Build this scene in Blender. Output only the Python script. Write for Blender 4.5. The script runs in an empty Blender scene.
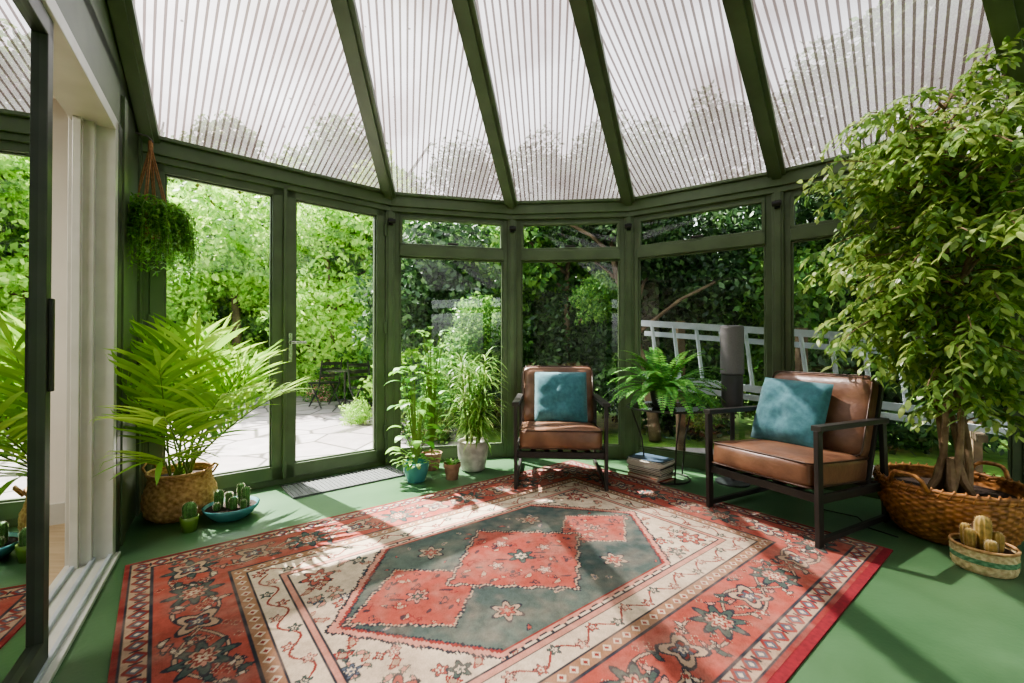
import bpy, math, random
import numpy as np
from mathutils import Vector, Matrix, noise
random.seed(7)
rng = np.random.default_rng(7)
scene = bpy.context.scene
COL = scene.collection

def s2l(c):
    c = c/255.0
    return c/12.92 if c <= 0.04045 else ((c+0.055)/1.055)**2.4
def rgb(r, g, b): return (s2l(r), s2l(g), s2l(b), 1.0)

# ------------------------------------------------------------ materials
def new_mat(name):
    m = bpy.data.materials.new(name); m.use_nodes = True
    nt = m.node_tree
    return m, nt, nt.nodes, nt.links, nt.nodes['Principled BSDF']

def mat(name, c1, c2=None, rough=0.5, metal=0.0, scale=8.0, bump=0.0, bscale=None, coords='Object', stretch=(1,1,1), spec=0.5, sheen=0.0):
    m, nt, N, L, b = new_mat(name)
    b.inputs['Roughness'].default_value = rough
    b.inputs['Metallic'].default_value = metal
    b.inputs['Specular IOR Level'].default_value = spec
    if sheen: b.inputs['Sheen Weight'].default_value = sheen
    tc = N.new('ShaderNodeTexCoord'); mp = N.new('ShaderNodeMapping')
    mp.inputs['Scale'].default_value = stretch
    L.new(tc.outputs[coords], mp.inputs['Vector'])
    if c2 is None: c2 = tuple(x*0.8 for x in c1[:3])+(1,)
    n = N.new('ShaderNodeTexNoise'); n.inputs['Scale'].default_value = scale; n.inputs['Detail'].default_value = 4
    L.new(mp.outputs[0], n.inputs['Vector'])
    r = N.new('ShaderNodeValToRGB'); r.color_ramp.elements[0].position = .35; r.color_ramp.elements[1].position = .65
    r.color_ramp.elements[0].color = c1; r.color_ramp.elements[1].color = c2
    L.new(n.outputs['Fac'], r.inputs['Fac']); L.new(r.outputs['Color'], b.inputs['Base Color'])
    if bump:
        n2 = N.new('ShaderNodeTexNoise'); n2.inputs['Scale'].default_value = bscale or scale*6; n2.inputs['Detail'].default_value = 3
        L.new(mp.outputs[0], n2.inputs['Vector'])
        bp = N.new('ShaderNodeBump'); bp.inputs['Strength'].default_value = bump; bp.inputs['Distance'].default_value = .004
        L.new(n2.outputs['Fac'], bp.inputs['Height']); L.new(bp.outputs[0], b.inputs['Normal'])
    return m

def leafmat(name, ca, cb, cc=None, trans=0.4, rough=0.45):
    m, nt, N, L, b = new_mat(name)
    g = N.new('ShaderNodeNewGeometry'); r = N.new('ShaderNodeValToRGB')
    r.color_ramp.elements[0].color = ca; r.color_ramp.elements[1].color = cb
    if cc:
        e = r.color_ramp.elements.new(0.5); e.color = cc
    L.new(g.outputs['Random Per Island'], r.inputs['Fac'])
    L.new(r.outputs['Color'], b.inputs['Base Color']); b.inputs['Roughness'].default_value = rough
    t = N.new('ShaderNodeBsdfTranslucent'); mx = N.new('ShaderNodeMixShader'); mx.inputs[0].default_value = trans
    hs = N.new('ShaderNodeHueSaturation'); hs.inputs['Value'].default_value = 1.35; hs.inputs['Hue'].default_value = .490
    L.new(r.outputs['Color'], hs.inputs['Color']); L.new(hs.outputs[0], t.inputs['Color'])
    L.new(b.outputs[0], mx.inputs[1]); L.new(t.outputs[0], mx.inputs[2])
    L.new(mx.outputs[0], N['Material Output'].inputs['Surface'])
    return m

def glassmat(name, ior=1.45, tint=(0.97, 0.99, 0.98, 1)):
    m, nt, N, L, b = new_mat(name); N.remove(b)
    t = N.new('ShaderNodeBsdfTransparent'); t.inputs['Color'].default_value = tint
    g = N.new('ShaderNodeBsdfGlossy'); g.inputs['Roughness'].default_value = 0.0
    f = N.new('ShaderNodeFresnel'); f.inputs['IOR'].default_value = ior
    mx = N.new('ShaderNodeMixShader')
    L.new(f.outputs[0], mx.inputs[0]); L.new(t.outputs[0], mx.inputs[1]); L.new(g.outputs[0], mx.inputs[2])
    L.new(mx.outputs[0], N['Material Output'].inputs['Surface'])
    return m

M = {}
M['green'] = mat('green_frame_paint', rgb(92, 106, 78), rgb(80, 94, 68), rough=.42, scale=5, bump=.05)
M['floor'] = mat('green_floor_paint', rgb(80, 112, 78), rgb(68, 100, 68), rough=.33, scale=2.5, bump=.15, bscale=60)
M['white'] = mat('white_plaster', rgb(236, 232, 222), rgb(228, 224, 214), rough=.8, scale=3)
M['roomfloor'] = mat('oak_boards', rgb(190, 170, 140), rgb(170, 148, 118), rough=.5, scale=4, stretch=(1, 8, 1))
M['upvc'] = mat('white_upvc', rgb(200, 200, 192), rgb(190, 190, 182), rough=.3)
M['glass'] = glassmat('window_glass', 1.6)
M['slideglass'] = glassmat('tinted_sliding_glass', 2.6, (.45, .50, .48, 1))
M['tableglass'] = glassmat('table_glass', 1.5, (.55, .6, .58, 1))
M['black'] = mat('black_metal', rgb(50, 48, 46), rgb(58, 55, 52), rough=.45, metal=.2)
M['blackp'] = mat('black_plastic', rgb(24, 24, 25), rgb(30, 30, 31), rough=.5)
M['darkframe'] = mat('dark_slider_frame', rgb(68, 74, 62), rgb(58, 64, 54), rough=.4)
M['leather'] = mat('brown_leather', rgb(132, 96, 74), rgb(102, 72, 56), rough=.36, scale=7, bump=.35, bscale=50)
M['piping'] = mat('leather_piping', rgb(76, 54, 40), rgb(66, 46, 34), rough=.5)
M['teal'] = mat('teal_velvet', rgb(72, 124, 132), rgb(58, 106, 116), rough=.85, scale=30, bump=.5, bscale=260, sheen=.3)
M['basket'] = mat('seagrass_weave', rgb(196, 156, 108), rgb(150, 112, 70), rough=.8, scale=45)
M['wicker'] = mat('brown_wicker', rgb(186, 130, 76), rgb(120, 78, 42), rough=.6, scale=35)
M['soil'] = mat('potting_soil', rgb(60, 44, 32), rgb(36, 26, 20), rough=.95, scale=60, bump=.8)
M['stem'] = mat('green_stem', rgb(110, 140, 60), rgb(90, 118, 50), rough=.5)
M['bark'] = mat('ficus_bark', rgb(150, 126, 98), rgb(112, 90, 66), rough=.8, scale=18, bump=.5)
M['treebark'] = mat('tree_bark', rgb(126, 108, 84), rgb(84, 70, 52), rough=.9, scale=8, bump=.8)
M['tealpot'] = mat('teal_ceramic', rgb(84, 140, 144), rgb(70, 124, 128), rough=.2)
M['terra'] = mat('terracotta', rgb(158, 122, 100), rgb(132, 100, 80), rough=.8, scale=20)
M['whitepot'] = mat('grey_white_ceramic', rgb(206, 200, 190), rgb(160, 154, 146), rough=.5, scale=14)
M['greenpot'] = mat('green_ceramic', rgb(112, 140, 66), rgb(94, 122, 54), rough=.35)
M['cactus'] = mat('cactus_skin', rgb(96, 138, 74), rgb(66, 104, 52), rough=.6, scale=50)
M['cactust'] = mat('golden_cactus', rgb(176, 146, 84), rgb(134, 116, 60), rough=.7, scale=50)
M['spine'] = mat('cactus_spines', rgb(232, 222, 196), None, rough=.8)
M['rope'] = mat('jute_rope', rgb(176, 130, 96), rgb(146, 102, 72), rough=.9, scale=60)
M['mat'] = mat('grey_rubber_mat', rgb(112, 114, 112), rgb(92, 94, 94), rough=.9, scale=80, bump=.5)
M['grey'] = mat('grey_fabric', rgb(118, 116, 118), rgb(104, 102, 104), rough=.75, scale=200)
M['dkgrey'] = mat('dark_grey', rgb(74, 74, 76), None, rough=.5)
M['alu'] = mat('aluminium', rgb(196, 204, 212), rgb(180, 188, 196), rough=.4, metal=.3)
M['paper'] = mat('paper_pages', rgb(232, 226, 212), rgb(210, 200, 184), rough=.9, scale=50, stretch=(1, 1, 30))
for k, c in dict(mag1=(190, 80, 66), mag2=(222, 214, 200), mag3=(66, 82, 98), mag4=(150, 120, 92), mag5=(40, 38, 38)).items():
    M[k] = mat('magazine_cover_'+k[-1], rgb(*c), None, rough=.35)
M['redbind'] = mat('red_binding', rgb(128, 26, 36), rgb(106, 20, 30), rough=.9, scale=60)
M['brass'] = mat('chrome_handle', rgb(200, 198, 190), None, rough=.25, metal=.9)
M['lf_palm'] = leafmat('palm_leaf', rgb(104, 150, 60), rgb(172, 204, 96), rgb(134, 178, 72))
M['lf_ficus'] = leafmat('ficus_leaf', rgb(84, 122, 60), rgb(180, 200, 118), rgb(128, 162, 84), rough=.35)
M['lf_fern'] = leafmat('fern_leaf', rgb(62, 122, 54), rgb(120, 178, 86), rgb(86, 150, 66))
M['lf_hang'] = leafmat('hanging_leaf', rgb(86, 142, 62), rgb(142, 190, 98))
M['lf_drac'] = leafmat('dracaena_leaf', rgb(92, 140, 66), rgb(172, 196, 120), rgb(120, 160, 80))
M['lf_pothos'] = leafmat('pothos_leaf', rgb(84, 156, 54), rgb(150, 200, 88))
M['out_bright'] = leafmat('sunlit_garden_leaf', rgb(116, 168, 70), rgb(192, 222, 122), rgb(154, 198, 92), trans=.45)  # paler leaf tones, sunlight put into the colour
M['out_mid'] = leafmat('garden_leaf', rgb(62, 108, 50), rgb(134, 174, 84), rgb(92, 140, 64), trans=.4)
M['out_dark'] = leafmat('shade_garden_leaf', rgb(34, 60, 34), rgb(98, 134, 76), rgb(52, 86, 46), trans=.25)  # darker leaf tones, shade put into the colour
M['hedge'] = mat('hedge_mass', rgb(36, 66, 28), rgb(100, 146, 58), rough=.9, scale=5, bump=1, bscale=14)
M['flower'] = leafmat('flower_petal', rgb(206, 90, 110), rgb(226, 200, 190))

# roof polycarbonate
def roofmat():
    m, nt, N, L, b = new_mat('polycarbonate_sheet'); N.remove(b)
    uv = N.new('ShaderNodeUVMap'); uv.uv_map = 'UVMap'
    sp = N.new('ShaderNodeSeparateXYZ'); L.new(uv.outputs[0], sp.inputs[0])
    def math_(op, a, bb):
        n = N.new('ShaderNodeMath'); n.operation = op
        for i, v in enumerate((a, bb)):
            if v is None: continue
            if isinstance(v, (int, float)): n.inputs[i].default_value = v
            else: L.new(v, n.inputs[i])
        return n.outputs[0]
    fr = math_('FRACT', math_('MULTIPLY', sp.outputs[0], 1/0.040), None)
    rib = math_('LESS_THAN', fr, 0.32)
    no = N.new('ShaderNodeTexNoise'); no.inputs['Scale'].default_value = 1.6; no.inputs['Detail'].default_value = 4
    mp = N.new('ShaderNodeMapping'); mp.inputs['Scale'].default_value = (1, .8, 1); L.new(uv.outputs[0], mp.inputs[0]); L.new(mp.outputs[0], no.inputs['Vector'])
    c = N.new('ShaderNodeValToRGB'); c.color_ramp.elements[0].color = (.30, .27, .265, 1); c.color_ramp.elements[1].color = (.50, .485, .49, 1)
    c.color_ramp.elements[0].position = .35; c.color_ramp.elements[1].position = .62
    L.new(no.outputs['Fac'], c.inputs['Fac'])
    n2 = N.new('ShaderNodeTexNoise'); n2.inputs['Scale'].default_value = 16; n2.inputs['Detail'].default_value = 1
    L.new(uv.outputs[0], n2.inputs['Vector'])
    spk = math_('GREATER_THAN', n2.outputs['Fac'], 0.755)
    dark = math_('MAXIMUM', math_('MULTIPLY', rib, .88), math_('MULTIPLY', spk, .75))
    mc = N.new('ShaderNodeMix'); mc.data_type = 'RGBA'
    L.new(dark, mc.inputs['Factor']); L.new(c.outputs[0], mc.inputs[6]); mc.inputs[7].default_value = (.07, .05, .042, 1)
    tl = N.new('ShaderNodeBsdfTranslucent')
    half = N.new('ShaderNodeMix'); half.data_type = 'RGBA'; half.blend_type = 'MULTIPLY'; half.inputs['Factor'].default_value = 1.0
    L.new(mc.outputs[2], half.inputs[6]); half.inputs[7].default_value = (.5, .5, .5, 1); L.new(half.outputs[2], tl.inputs['Color'])
    tp = N.new('ShaderNodeBsdfTransparent'); L.new(mc.outputs[2], tp.inputs['Color'])
    mx = N.new('ShaderNodeMixShader'); mx.inputs[0].default_value = .68
    L.new(tl.outputs[0], mx.inputs[1]); L.new(tp.outputs[0], mx.inputs[2])
    gl = N.new('ShaderNodeBsdfGlossy'); gl.inputs['Roughness'].default_value = .12
    m2 = N.new('ShaderNodeMixShader'); m2.inputs[0].default_value = .04
    L.new(mx.outputs[0], m2.inputs[1]); L.new(gl.outputs[0], m2.inputs[2])
    L.new(m2.outputs[0], N['Material Output'].inputs['Surface'])
    return m
M['roof'] = roofmat()

def pavingmat():
    m, nt, N, L, b = new_mat('patio_paving'); b.inputs['Roughness'].default_value = .85
    tc = N.new('ShaderNodeTexCoord')
    v = N.new('ShaderNodeTexVoronoi'); v.feature = 'DISTANCE_TO_EDGE'; v.inputs['Scale'].default_value = 1.5
    v2 = N.new('ShaderNodeTexVoronoi'); v2.inputs['Scale'].default_value = 1.5
    no = N.new('ShaderNodeTexNoise'); no.inputs['Scale'].default_value = 6
    for q in (v, v2, no): L.new(tc.outputs['Object'], q.inputs['Vector'])
    r = N.new('ShaderNodeValToRGB'); r.color_ramp.elements[0].position = .01; r.color_ramp.elements[1].position = .035
    r.color_ramp.elements[0].color = rgb(130, 132, 118); r.color_ramp.elements[1].color = (1, 1, 1, 1)
    L.new(v.outputs['Distance'], r.inputs[0])
    r2 = N.new('ShaderNodeValToRGB'); r2.color_ramp.elements[0].color = rgb(160, 148, 146); r2.color_ramp.elements[1].color = rgb(192, 184, 184)
    L.new(v2.outputs['Color'], r2.inputs[0])
    mx = N.new('ShaderNodeMix'); mx.data_type = 'RGBA'; mx.blend_type = 'MULTIPLY'; mx.inputs['Factor'].default_value = 1
    L.new(r.outputs[0], mx.inputs[6]); L.new(r2.outputs[0], mx.inputs[7]); 
    m3 = N.new('ShaderNodeMix'); m3.data_type = 'RGBA'; m3.blend_type = 'MULTIPLY'; m3.inputs['Factor'].default_value = .5
    L.new(mx.outputs[2], m3.inputs[6]); L.new(no.outputs['Fac'], m3.inputs[7])
    L.new(m3.outputs[2], b.inputs['Base Color'])
    return m
M['paving'] = pavingmat()
M['lawn'] = mat('grass', rgb(84, 122, 48), rgb(112, 150, 60), rough=.95, scale=9, bump=.6)

# ------------------------------------------------------------ mesh builder
class MB:
    def __init__(s): s.v = []; s.f = []; s.m = []; s.mats = []; s.T = Matrix.Identity(4); s.clamp = None
    def mi(s, k):
        if k not in s.mats: s.mats.append(k)
        return s.mats.index(k)
    def add(s, vs, fs, k):
        o = len(s.v); i = s.mi(k)
        for p in vs:
            q = s.T @ Vector(p)
            if s.clamp: q = s.clamp(q)
            s.v.append((q.x, q.y, q.z))
        for f in fs: s.f.append([o+a for a in f]); s.m.append(i)
    def box(s, x0, x1, y0, y1, z0, z1, k):
        s.add([(x0,y0,z0),(x1,y0,z0),(x1,y1,z0),(x0,y1,z0),(x0,y0,z1),(x1,y0,z1),(x1,y1,z1),(x0,y1,z1)],
              [(3,2,1,0),(4,5,6,7),(0,1,5,4),(1,2,6,5),(2,3,7,6),(3,0,4,7)], k)
    def bar(s, a, b, w, h, k, up=(0,0,1), woff=0):
        a = Vector(a); b = Vector(b); d = (b-a).normalized(); up = Vector(up)
        sd = d.cross(up)
        if sd.length < 1e-4: sd = d.cross(Vector((0, 1, 0)))
        sd.normalize(); u2 = sd.cross(d).normalized()
        vs = []
        for p in (a, b):
            for i, j in ((-1,-1),(1,-1),(1,1),(-1,1)): vs.append(p+sd*i*w/2+u2*j*h/2)
        s.add(vs, [(0,1,2,3),(7,6,5,4),(0,4,5,1),(1,5,6,2),(2,6,7,3),(3,7,4,0)], k)
    def tube(s, pts, rad, k, n=6):
        pts = [Vector(p) for p in pts]
        if not isinstance(rad, (list, tuple)): rad = [rad]*len(pts)
        vs = []; fs = []; prev = None
        for i, p in enumerate(pts):
            d = (pts[min(i+1, len(pts)-1)]-pts[max(i-1, 0)])
            if d.length < 1e-7: d = Vector((0, 0, 1))
            d.normalize()
            if prev is None:
                prev = d.orthogonal().normalized()
            prev = (prev - d*prev.dot(d)).normalized(); q = d.cross(prev)
            for j in range(n):
                a = 2*math.pi*j/n; vs.append(p+(prev*math.cos(a)+q*math.sin(a))*rad[i])
        for i in range(len(pts)-1):
            for j in range(n):
                fs.append((i*n+j, i*n+(j+1)%n, (i+1)*n+(j+1)%n, (i+1)*n+j))
        fs.append(tuple(range(n-1, -1, -1))); fs.append(tuple((len(pts)-1)*n+j for j in range(n)))
        s.add(vs, fs, k)
    def lathe(s, prof, k, n=32, c=(0,0,0), mod=None, closed=True):
        vs = []; fs = []
        for i, (r, z) in enumerate(prof):
            for j in range(n):
                a = 2*math.pi*j/n; rr = r+(mod(i, a) if mod else 0)
                vs.append((c[0]+rr*math.cos(a), c[1]+rr*math.sin(a), c[2]+z))
        for i in range(len(prof)-1):
            for j in range(n): fs.append((i*n+j, i*n+(j+1)%n, (i+1)*n+(j+1)%n, (i+1)*n+j))
        if closed:
            fs.append(tuple(range(n-1, -1, -1))); fs.append(tuple((len(prof)-1)*n+j for j in range(n)))
        s.add(vs, fs, k)
    def leaf(s, p, d, up, L, W, droop=.5, n=3, k='lf_palm', w0=.3, pk=.8):
        p = Vector(p); d = Vector(d).normalized(); up = Vector(up); sd = d.cross(up)
        if sd.length < 1e-3: sd = d.orthogonal()
        sd.normalize(); vs = []; fs = []
        for i in range(n):
            t = i/n; w = W*.5*max(w0 if i == 0 else 0, math.sin(math.pi*(t*pk+.12)))
            nn = sd.cross(d)
            vs += [p-sd*w+nn*w*.25, p+sd*w+nn*w*.25]
            p = p+d*(L/n); d = (d+Vector((0,0,-1))*droop/n).normalized()
        vs.append(p)
        for i in range(n-1): fs.append((2*i, 2*i+1, 2*i+3, 2*i+2))
        fs.append((2*n-2, 2*n-1, 2*n)); s.add(vs, fs, k)
    def obj(s, name, smooth=False, parent=None, bevel=0, subsurf=0):
        me = bpy.data.meshes.new(name); me.from_pydata(s.v, [], s.f)
        for k in s.mats: me.materials.append(M[k])
        me.polygons.foreach_set('material_index', s.m)
        if smooth: me.polygons.foreach_set('use_smooth', [True]*len(s.f))
        me.update(); ob = bpy.data.objects.new(name, me); COL.objects.link(ob)
        if bevel:
            b = ob.modifiers.new('bevel', 'BEVEL'); b.width = bevel; b.segments = 2; b.limit_method = 'ANGLE'
        if parent: ob.parent = parent
        return ob

def empty(name, loc=(0,0,0), rz=0):
    e = bpy.data.objects.new(name, None); COL.objects.link(e); e.location = loc; e.rotation_euler = (0, 0, rz); e.empty_display_size = .1
    return e

# ------------------------------------------------------------ geometry of the room
wd = Vector((.534, -.845)); wn = Vector((.845, .534))      # along house wall, inward normal
P = [(-2.36,2.79),(-1.08,3.88),(0.0,4.14),(1.08,4.05),(2.06,3.40),(3.02,2.55),(3.38,1.25),(3.15,-.25),(2.35,-1.75),(1.218,-2.87)]
P = [Vector(p) for p in P]
HE = 2.39; HUBZ = 3.5
def W(t, n=0): return P[0]+wd*t+wn*n
HUB = W(3.35)
EDGES = []
for i in range(len(P)-1):
    d = (P[i+1]-P[i]).normalized(); EDGES.append((P[i], Vector((d.y, -d.x))))
EDGES.append((P[0], wn))
def roofz(q):
    s = 0
    for a, n in EDGES[:-1]:
        dh = (HUB-a).dot(n); dp = (Vector((q.x, q.y))-a).dot(n); s = max(s, (dh-dp)/dh)
    return HUBZ-(HUBZ-HE)*s
def inside(q, m=.04):
    for _ in range(2):
        for a, n in EDGES:
            ds = (Vector((q.x, q.y))-a).dot(n)
            mm = m+.05 if n is not EDGES[-1][1] else m
            if ds < mm: q = Vector((q.x+n.x*(mm-ds), q.y+n.y*(mm-ds), q.z))
    q.z = min(q.z, roofz(q)-.13)
    return q

# floor
fl = MB(); ring = [p for p in P]; n = len(ring)
ext = []
cen = Vector((.6, 1.0))
for p in ring: ext.append(p+(p-cen).normalized()*.12)
fl.add([(p.x,p.y,0) for p in ext]+[(p.x,p.y,-.12) for p in ext], [tuple(range(n-1,-1,-1)), tuple(range(n, 2*n))]+[(i,(i+1)%n,n+(i+1)%n,n+i) for i in range(n)], 'floor')
fl.obj('floor')

# windows + doors
def facet(i):
    A, B = P[i], P[i+1]; d = B-A; Ln = d.length; ang = math.atan2(d.y, d.x)
    is_door = (i == 0)
    e = empty(('door_1' if is_door else 'window_%d' % i), (A.x, A.y, 0), ang)
    f = MB(); g = MB(); k = 'green'
    y0, y1 = 0.0, .07
    if is_door:
        f.box(.0, .085, y0, y1+.02, 0, HE-.17, k)
        f.box(Ln-.085, Ln, y0, y1+.02, 0, HE-.17, k)
        f.box(0, Ln, y0, y1+.02, 0, .045, k); f.box(0, Ln, y0, y1+.02, 2.24, HE-.14, k)
        for (a, b) in ((.045, .825), (.835, Ln-.05)):
            sy = -.012
            st = .075
            f.box(a, a+st, sy, y1, .045, 2.25, k); f.box(b-st, b, sy, y1, .045, 2.25, k)
            f.box(a, b, sy, y1, .045, .145, k); f.box(a, b, sy, y1, 2.17, 2.25, k)
            for (x0, x1, z0, z1) in ((a+st, a+st+.012, .145, 2.17), (b-st-.012, b-st, .145, 2.17), (a+st, b-st, .145, .157), (a+st, b-st, 2.158, 2.17)):
                f.box(x0, x1, .005, .03, z0, z1, k)
            g.add([(a+st, .03, .14), (b-st, .03, .14), (b-st, .03, 2.18), (a+st, .03, 2.18)], [(0,1,2,3)], 'glass')
        f.box(.82, .845, -.03, .0, .045, 2.25, k)
        h = MB(); h.box(.86, .885, -.024, -.012, .92, 1.14, 'brass'); h.tube([(.872, -.02, 1.07), (.872, -.065, 1.07), (.975, -.065, 1.07)], .009, 'brass', 8)
        h.obj('handle', parent=e)
        for zz in (.3, 1.2, 2.05):
            f.box(.035, .06, -.03, 0, zz-.05, zz+.05, k); f.box(Ln-.06, Ln-.035, -.03, 0, zz-.05, zz+.05, k)
    else:
        st = .085
        f.box(.0, st, y0, y1, 0, HE-.1, k); f.box(Ln-st, Ln, y0, y1, 0, HE-.1, k)
        f.box(st, Ln-st, y0, y1, 0, .12, k); f.box(st, Ln-st, -.03, y1, 1.84, 1.93, k); f.box(st, Ln-st, y0, y1, 2.19, HE-.1, k)
        f.box(st, Ln-st, -.015, .03, 1.93, 1.955, k); f.box(st, Ln-st, -.015, .03, 2.17, 2.195, k)
        f.box(st, st+.025, -.015, .03, 1.93, 2.19, k); f.box(Ln-st-.025, Ln-st, -.015, .03, 1.93, 2.19, k)
        for (x0, x1, z0, z1) in ((st, st+.014, .12, 1.84), (Ln-st-.014, Ln-st, .12, 1.84), (st, Ln-st, .12, .134), (st, Ln-st, 1.826, 1.84)):
            f.box(x0, x1, .008, .03, z0, z1, k)
        f.box(Ln/2-.05, Ln/2+.05, -.03, -.015, 1.955, 1.975, 'black')
        g.add([(st, .03, .12), (Ln-st, .03, .12), (Ln-st, .03, 1.84), (st, .03, 1.84)], [(0,1,2,3)], 'glass')
        g.add([(st, .03, 1.94), (Ln-st, .03, 1.94), (Ln-st, .03, 2.18), (st, .03, 2.18)], [(0,1,2,3)], 'glass')
    f.box(-.01, Ln+.01, -.05, .10, HE-.12, HE-.03, k); f.box(-.01, Ln+.01, -.03, .10, HE-.165, HE-.12, k); f.box(-.01, Ln+.01, -.075, .12, HE-.03, HE-.005, k)
    f.obj('frame', parent=e, bevel=.004); g.obj('glass_panes', parent=e)
for i in range(len(P)-1): facet(i)

# corner posts
for i in range(0, len(P)):
    p = P[i]
    if i == 0: a = EDGES[0][1]
    elif i == len(P)-1: a = EDGES[i-1][1]
    else: a = (EDGES[i-1][1]+EDGES[i][1]).normalized()
    m = MB(); m.T = Matrix.Translation((p.x, p.y, 0)) @ Matrix.Rotation(math.atan2(a.y, a.x), 4, 'Z')
    m.box(-.12, .022, -.04, .04, 0, HE-.03, 'green'); m.box(.022, .03, -.022, .022, 0, HE-.15, 'green')
    m.obj('trim_%d' % (i+1), bevel=.004)
    if 1 <= i <= 5:
        c = MB(); c.T = m.T @ Matrix.Translation((.05, 0, 2.13))
        c.box(-.02, 0, -.018, .018, -.03, .03, 'blackp'); c.tube([(-.005, 0, 0), (.03, 0, -.004)], .008, 'blackp', 8); c.tube([(.03, -.03, -.004), (.03, .03, -.004)], .02, 'blackp', 12)
        c.obj('blind_bracket', smooth=False)

# roof beams and panels
for i in range(len(P)):
    p = P[i]; m = MB()
    off = wn*.04 if i in (0, len(P)-1) else Vector((0, 0))
    a = Vector((p.x+off.x, p.y+off.y, HE-.035)); b = Vector((HUB.x+off.x, HUB.y+off.y, HUBZ-.035))
    d = (b-a); a = a-d.normalized()*.1
    m.bar(a, b, .115, .05, 'green'); m.bar(a-Vector((0,0,.03)), b-Vector((0,0,.03)), .06, .035, 'green')
    m.obj('roof_beam')
rf = MB(); uvs = []
for i in range(len(P)-1):
    A, B = P[i], P[i+1]; n = EDGES[i][1]; oa = A-n*.12; ob = B-n*.12
    zz = HE-(HUBZ-HE)*.12/((HUB-A).dot(n))
    d = (B-A).normalized()
    tri = [(oa.x, oa.y, zz), (ob.x, ob.y, zz), (HUB.x, HUB.y, HUBZ)]
    rf.add(tri, [(0,1,2)], 'roof')
    for q in tri:
        v = Vector((q[0], q[1]))-A; uvs.append((v.dot(d)+i*7.3, v.dot(n)))
ro = rf.obj('ceiling')
ul = ro.data.uv_layers.new(name='UVMap')
for li, l in enumerate(ro.data.loops): ul.data[li].uv = uvs[l.vertex_index]

# house wall with sliding door
TW = Matrix.Translation((P[0].x, P[0].y, 0)) @ Matrix.Rotation(math.atan2(wd.y, wd.x), 4, 'Z')   # local x along wall, y inward
hw = MB(); hw.T = TW
hw.box(0.0, .62, -.14, 0, 0, 2.42, 'green')
for (a, b) in ((.03, .10), (.50, .58)): hw.box(a, b, 0, .014, 0, 2.36, 'green')
hw.box(.0, 6.7, -.14, 0, 2.17, 2.46, 'green')
hw.add([(0,0,2.4),(6.7,0,2.4),(3.35,0,3.55),(0,-.14,2.4),(6.7,-.14,2.4),(3.35,-.14,3.55)], [(0,1,2),(5,4,3),(0,2,5,3),(1,4,5,2)], 'green')
hw.box(3.9, 6.7, -.14, 0, 0, 2.2, 'white')
hw.obj('wall_left', bevel=0)
sd = empty('door_2', (P[0].x, P[0].y, 0), math.atan2(wd.y, wd.x))
f = MB()
f.box(.62, .70, -.16, .012, 0, 2.17, 'darkframe'); f.box(.70, .76, -.16, .01, 0, 2.17, 'upvc'); f.box(.76, .80, -.10, -.06, 0, 2.14, 'upvc'); f.box(.80, .83, -.13, -.10, 0, 2.14, 'upvc')
f.box(.70, 3.9, -.15, .01, 2.11, 2.17, 'upvc'); f.box(.70, 3.9, -.16, .03, -.0, .018, 'upvc')
for yy in (-.12, -.06, 0.0): f.box(.76, 3.9, yy-.008, yy+.008, .018, .035, 'alu')
f.obj('track_frame', parent=sd, bevel=.003)
f = MB(); g = MB()
for (a, b, yy) in ((1.60, 2.75, -.02), (2.7, 3.88, -.08)):
    f.box(a, a+.05, yy-.02, yy+.02, .035, 2.11, 'darkframe'); f.box(b-.06, b, yy-.02, yy+.02, .035, 2.11, 'darkframe')
    f.box(a, b, yy-.02, yy+.02, .035, .11, 'darkframe'); f.box(a, b, yy-.02, yy+.02, 2.04, 2.11, 'darkframe')
    g.add([(a+.045, yy, .1), (b-.06, yy, .1), (b-.06, yy, 2.05), (a+.045, yy, 2.05)], [(0,1,2,3)], 'slideglass')
f.box(1.612, 1.632, .0, .012, .9, 1.2, 'black')
f.obj('sliding_frame', parent=sd, bevel=.003); g.obj('sliding_glass', parent=sd)
# adjoining room behind the sliding door
r = MB(); r.T = TW
r.box(-.12, 0, -3.0, -.02, 0, 2.55, 'white'); r.obj('wall_house_end')
r = MB(); r.T = TW; r.box(-.12, 6.7, -3.12, -3.0, 0, 2.55, 'white'); r.obj('wall_house_back')
r = MB(); r.T = TW; r.box(6.7, 6.82, -3.0, -.02, 0, 2.55, 'white'); r.obj('wall_house_side')
r = MB(); r.T = TW; r.box(-.12, 6.8, -3.1, -.14, 2.5, 2.6, 'white'); r.obj('ceiling_house')
r = MB(); r.T = TW; r.box(-.12, 6.8, -3.1, -.13, -.12, 0, 'roomfloor'); r.obj('floor_house')
r = MB(); r.T = TW; r.box(0, .015, -3.0, -.14, 0, .12, 'upvc'); r.obj('baseboard_house')

# ------------------------------------------------------------ rug
u = Vector((.78, .626)); v = Vector((-.626, .78))
C = Vector((1.919, 2.276)); Bc = C+v*2.2; Ac = Bc-u*3.04
ctr = Bc-u*1.52-v*1.1
NX, NY = 760, 550
hx, hy = 1.52, 1.1
xs = np.linspace(-hx, hx, NX); ys = np.linspace(-hy, hy, NY)
X, Y = np.meshgrid(xs, ys)
col = np.zeros((NY, NX, 3))
def L3(r, g, b): return np.array(rgb(r, g, b)[:3])
RED = L3(168, 88, 76); RED2 = L3(140, 62, 58); CRM = L3(208, 190, 166); CRM2 = L3(180, 154, 130); GRN = L3(80, 94, 88); DRK = L3(56, 58, 66); TAN = L3(158, 120, 94); PNK = L3(196, 140, 122); BLU = L3(90, 98, 110)
def paint(mask, c, a=1.0):
    mk = (mask*1.0*a)[..., None]; col[:] = col*(1-mk)+c*mk
q = .010
Xq = np.round(X/q)*q; Yq = np.round(Y/q)*q
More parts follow.
